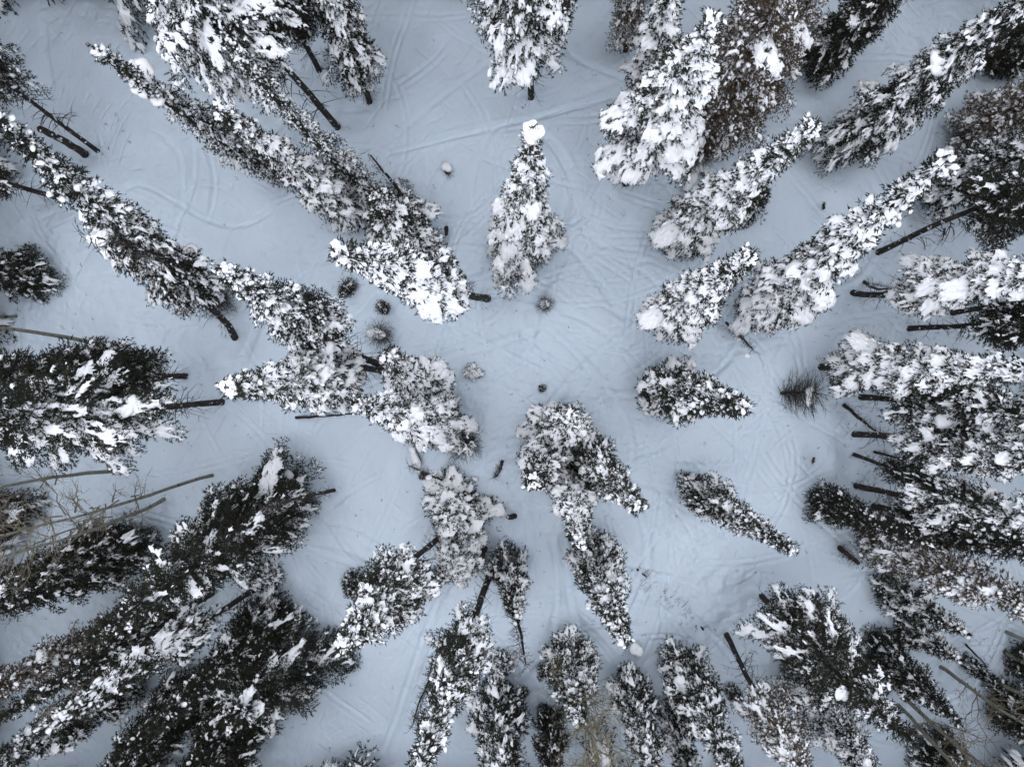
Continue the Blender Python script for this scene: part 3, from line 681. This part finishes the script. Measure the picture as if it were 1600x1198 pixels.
for args in [
    (172, 542, (-250, 505), None, 'pale aspen trunk crossing the left edge, highest of the left aspens', dict(r0=.12, cb=.6)),
    (118, 556, (-250, 575), None, 'pale aspen trunk just above the large left edge fir', dict(r0=.11, cb=.6)),
    (24, 496, (-280, 470), None, 'thin grey aspen trunk at the left edge above the pale ones', dict(r0=.07, cb=.5)),
    (328, 741, (-60, 850), None, 'bare aspen below the large left edge fir with a long thin trunk', dict(r0=.09, cb=.42, spread=1.7, nb=18)),
    (195, 735, (-200, 815), None, 'bare aspen close under the large left edge fir', dict(r0=.11, cb=.35, spread=1.6, nb=16)),
    (255, 782, (-120, 900), None, 'twiggy aspen with a slim trunk left of the large dense lower left fir', dict(r0=.1, cb=.3, spread=1.6, nb=18)),
    (198, 888, (-160, 1010), None, 'slim dark-stemmed aspen under the brownish left edge fir', dict(r0=.07, cb=.4)),
    (322, 935, (60, 1100), None, 'aspen trunk crossing the snow gap at lower left', dict(r0=.08, cb=.4)),
    (140, 985, (-160, 1130), None, 'thin aspen by the round snow lumps at lower left', dict(r0=.07, cb=.35)),
    (893, 1020, (952, 1260), None, 'yellowish bare aspen with pale forked twigs at the bottom edge', dict(r0=.1, cb=.15, spread=1.3, nb=56, tw='yellow_twig')),
    (1394, 1072, (1640, 1290), None, 'curved aspen trunk right of the large streaked fir', dict(r0=.12, cb=.3, spread=1.5)),
    (1404, 1099, (1640, 1340), None, 'aspen with a kinked trunk close below the curved one', dict(r0=.1, cb=.3, spread=1.4)),
    (1470, 1040, (1740, 1210), None, 'bare aspen with white snowy twig ends at lower right', dict(r0=.1, cb=.2, spread=1.6, nb=20)),
    (1540, 1060, (1800, 1200), None, 'bare aspen at the right edge low down among shaded firs', dict(r0=.11, cb=.25, spread=1.5, nb=18)),
    (1576, 991, (1850, 1090), None, 'pale aspen trunk poking in at the right edge', dict(r0=.09, cb=.4)),
    (1572, 1022, (1850, 1130), None, 'lower of the two pale trunks poking in at the right edge', dict(r0=.11, cb=.4)),
    (1430, 1130, (1650, 1330), None, 'slim aspen at the bottom edge near the lower right corner', dict(r0=.08, cb=.25, spread=1.4)),
]:
    bx, by, tip, h, label, kw = args; aspen(bx, by, tip, h, label, **kw)

shrub(1222, 614, 'round bare shrub with a snow ball on top right of the cone-shaped fir', 1.15, 3, tip=(1262, 612), seed=2)
shrub(738, 688, 'spiky brown bush with a snow streak beside the left centre clump', 1.05, 3, tip=(722, 690), seed=3, k=1)
shrub(852, 477, 'low spread bush with a white snow heap in the middle of the clearing', .5, 5, seed=4, k=1)
shrub(598, 524, 'dark bare shrub above the trunks of the left centre clump', .75, 2, seed=5)
shrub(1082, 252, 'dark brush at the end of the fallen logs', 1.0, 1, seed=6, k=1)
shrub(352, 470, 'bare grey brush beside the curved dark trunk on the left', 1.0, 0, seed=8, k=1)

def snow_mound(bx, by, label, s, stick=True):
    b = locate(bx, by); root = link('snow_covered_stump', None, loc=b); tag(root, label, 'stump', 'stumps under snow caps')
    link('stump_wood', trunk_mesh(.3, .14, 1., .0, 9).mesh('stump_wood', M['bark'], True), root)
    c = link('snow_cap', CLUMPS[2], root, (0, .08, .38)); c.scale = (s, s, s * .8)
    if stick:
        d = link('dead_twigs', DEAD[1], root, (0.05, -.15, .05)); d.scale = (.35, .35, .2)
snow_mound(700, 268, 'snow-capped stump in the snow above the short wide fir', .2)
snow_mound(993, 1012, 'stump with a round snow cap under the tip of the pointed snowy fir', .26, False)

def fallen(p0, p1, r, label, snowy=True):
    a, b = locate(*p0), locate(*p1); a[2] += .35; b[2] += .25; root = link('fallen_log', None, loc=a)
    tag(root, label, 'log', 'fallen logs under snow'); d = b - a; L = np.linalg.norm(d)
    root.rotation_euler = Vector(d).to_track_quat('X', 'Z').to_euler()
    geo = Geo(); x = np.linspace(0, L, 8); P = np.stack([x, R.uniform(.03, .1) * np.sin(x * 2), 0 * x], 1); tube(geo, P, r * (1 - .3 * x / L), 8)
    link('log_wood', geo.mesh('log_wood', M['bark'], True), root)
    if snowy:
        g2 = Geo(); gg = np.random.default_rng(int(p0[0]))
        n = int(L / (r * .9))
        for i in range(n):
            s = r * gg.uniform(.85, 1.25); v = MED[gg.integers(12)] * np.array([s * 1.6, s, s * .8]); g2.add(v + np.array([(i + .5) / n * L, gg.normal(0, .03), r * .75]), F2)
        link('snow_cover', g2.mesh('snow_cover', M['snow'], True), root)
fallen((1060, 230), (1108, 280), .14, 'upper snow-covered log crossing under the wide brownish fir')
fallen((1070, 300), (1110, 210), .16, 'snow-topped log slanting up under the wide brownish fir')
fallen((1108, 250), (1165, 90), .16, 'longest snow-covered log running up through the wide brownish fir')
fallen((645, 700), (655, 722), .15, 'short snow-covered log end below the left centre clump')

# dead tree lying on the snow, its fine twigs poking out
b0, b1 = locate(985, 880), locate(1100, 985); b0[2] -= .08; b1[2] -= .08; root = link('fallen_dead_tree', None, loc=b0); tag(root, 'fallen dead tree sunk in snow right of the pointed snowy fir, fine twigs showing', 'dead tree')
d = Vector(b1 - b0); root.rotation_euler = d.to_track_quat('Z', 'Y').to_euler()
t = link('trunk', trunk_mesh(d.length, .05, 1., .1, 77).mesh('trunk', M['twig'], True), root)
o = link('dead_twigs', SNAG[0], root, (0, 0, .2)); o.scale = (1.0, 1.0, d.length / 6.4)

# ------------------------------------------------------------------ unseen forest beyond the clearing, made tall and dense to shade its edges
def forest():
    g = np.random.default_rng(99); pts = []
    for x in np.arange(-46, 46, 1.75):
        for y in np.arange(-40, 40, 1.75):
            p = np.array([x, y]) + g.uniform(-.7, .7, 2)
            if -24.7 < p[0] < 23.4 and abs(p[1]) < 18.2: continue
            pts.append((p[0], p[1], float(soft(p[0], p[1]))))
    v = np.array(pts, np.float32); me = bpy.data.meshes.new('forest'); me.vertices.add(len(v)); me.vertices.foreach_set('co', v.ravel()); me.update()
    o = link('forest', me); tag(o, 'unseen snowy fir forest round the clearing, made tall and dense to shade its edges', None, None, 'stuff')
    nt = bpy.data.node_groups.new('forest', 'GeometryNodeTree')
    nt.interface.new_socket('Geometry', in_out='INPUT', socket_type='NodeSocketGeometry'); nt.interface.new_socket('Geometry', in_out='OUTPUT', socket_type='NodeSocketGeometry')
    N = nt.nodes.new; K = nt.links.new; gi, go = N('NodeGroupInput'), N('NodeGroupOutput')
    g2i = N('GeometryNodeGeometryToInstance')
    want = {v[0].name for k, v in CROWNS.items() if k[0] in ('dark', 'mid') and k[1] == 10. and k[2] < 2}; srcs = []
    for x in COL.objects:       # one tree of each wanted crown
        if x.name.split('.')[0] == 'crown' and x.data.name in want: want.discard(x.data.name); srcs.append(x)
    for c in srcs:
        j = N('GeometryNodeJoinGeometry')
        for ob in [c] + [k for k in c.children]:
            oi = N('GeometryNodeObjectInfo'); oi.transform_space = 'ORIGINAL'; oi.inputs['Object'].default_value = ob; K(oi.outputs['Geometry'], j.inputs[0])
        K(j.outputs[0], g2i.inputs[0])
    iop = N('GeometryNodeInstanceOnPoints'); iop.inputs['Pick Instance'].default_value = True
    rz = N('FunctionNodeRandomValue'); rz.data_type = 'FLOAT_VECTOR'; rz.inputs[0].default_value = (0, 0, 0); rz.inputs[1].default_value = (.04, .04, 6.28)
    sc = N('FunctionNodeRandomValue'); sc.data_type = 'FLOAT_VECTOR'; sc.inputs[0].default_value = (1.3, 1.3, 2.1); sc.inputs[1].default_value = (1.7, 1.7, 2.8); sc.inputs['Seed'].default_value = 3
    K(gi.outputs[0], iop.inputs['Points']); K(g2i.outputs[0], iop.inputs['Instance']); K(rz.outputs[0], iop.inputs['Rotation']); K(sc.outputs[0], iop.inputs['Scale']); K(iop.outputs[0], go.inputs[0])
    md = o.modifiers.new('forest', 'NODES'); md.node_group = nt
forest()

# ------------------------------------------------------------------ the snow sheet
def graded(c):
    step = GRID; out = []; v = c[-1]
    while v < 700: step *= 1.35; v += step; out.append(v)
    out = np.array(out); return np.concatenate([-(out[::-1]), c, out])
ax, ay = graded(gx), graded(gy); nx, ny = len(ax), len(ay)
XX, YY = np.meshgrid(ax, ay); ZZ = soft(XX, YY)
i0 = int(np.searchsorted(ax, X0 - 1e-4)); j0 = int(np.searchsorted(ay, Y0 - 1e-4))
fine = np.zeros_like(TRACKS); FX, FY = np.meshgrid(gx, gy)
for (x, y, r, dep) in WELLS:
    m_ = (abs(FX - x) < 3 * r) & (abs(FY - y) < 3 * r); rr = np.hypot(FX[m_] - x, FY[m_] - y) / r
    fine[m_] += -dep * np.exp(-rr ** 2) + dep * .25 * np.exp(-((rr - 1.8) / .5) ** 2)
gn = np.random.default_rng(5)
LITTER = []
for (x, y, r, dep) in WELLS:
    for _ in range(gn.integers(3, 9)):
        LITTER.append((x + gn.normal(0, 1.0), y + gn.normal(0, 1.0)))
for _ in range(160): LITTER.append((gn.uniform(X0, X1), gn.uniform(Y0, Y1)))
def vnoise(cell, amp):
    n0, n1 = int((X1 - X0) / cell) + 3, int((Y1 - Y0) / cell) + 3; t = gn.normal(size=(n1, n0))
    u = (FX - X0) / cell; v = (FY - Y0) / cell; iu = u.astype(int); iv = v.astype(int); fu = u - iu; fv = v - iv
    fu = fu * fu * (3 - 2 * fu); fv = fv * fv * (3 - 2 * fv)
    return amp * ((t[iv, iu] * (1 - fu) + t[iv, iu + 1] * fu) * (1 - fv) + (t[iv + 1, iu] * (1 - fu) + t[iv + 1, iu + 1] * fu) * fv)
patch = np.clip(vnoise(4.0, 1) + .2, 0, 1)
fine += vnoise(1.6, .03) + vnoise(.8, .026) + vnoise(.4, .018) * (.3 + patch) + vnoise(.18, .017) * patch + vnoise(.09, .006) + TRACKS
edge = np.clip(np.minimum(np.minimum(FX - X0, X1 - FX), np.minimum(FY - Y0, Y1 - FY)) / 1.0, 0, 1)
ZZ[j0:j0 + len(gy), i0:i0 + len(gx)] += fine * edge
V = np.stack([XX.ravel(), YY.ravel(), ZZ.ravel()], 1)
I = (np.arange(ny - 1)[:, None] * nx + np.arange(nx - 1)[None, :]).ravel()
F = np.stack([I, I + 1, I + 1 + nx, I + nx], 1)
me = tri_mesh('snowy_ground', V, F, M['ground'], True)
tag(link('snowy_ground', me), 'tracked snow floor of the forest clearing', None, None, 'structure')
print('CROWN TRIS', sum(c[3] + c[4] for c in CROWNS.values()), {k: (c[3], c[4]) for k, c in CROWNS.items()})

for o in COL.objects:
    if o.name.split('.')[0] in ('dead_twigs', 'twigs'): o['kind'] = 'stuff'
# needles and twiglets shed on the snow
geo = Geo()
for (x, y) in LITTER:
    if not (X0 + .5 < x < X1 - .5 and Y0 + .5 < y < Y1 - .5): continue
    z = ZZ[j0 + int((y - Y0) / GRID), i0 + int((x - X0) / GRID)] + .012
    for q in range(gn.integers(1, 4)):
        a = gn.uniform(0, 6.28); l = gn.uniform(.03, .13); p = np.array([x + gn.normal(0, .05), y + gn.normal(0, .05), z])
        d = np.array([math.cos(a), math.sin(a), gn.uniform(-.05, .35)]); tube(geo, p + d * (np.array([-.5, .1, .6]) * l)[:, None] + np.array([[0, 0, 0], [.01, .012, .01], [0, 0, 0]]), .008, 3)
tag(link('fallen_twigs', geo.mesh('fallen_twigs', M['twig'])), 'shed twigs and needles scattered over the snow', None, None, 'stuff')
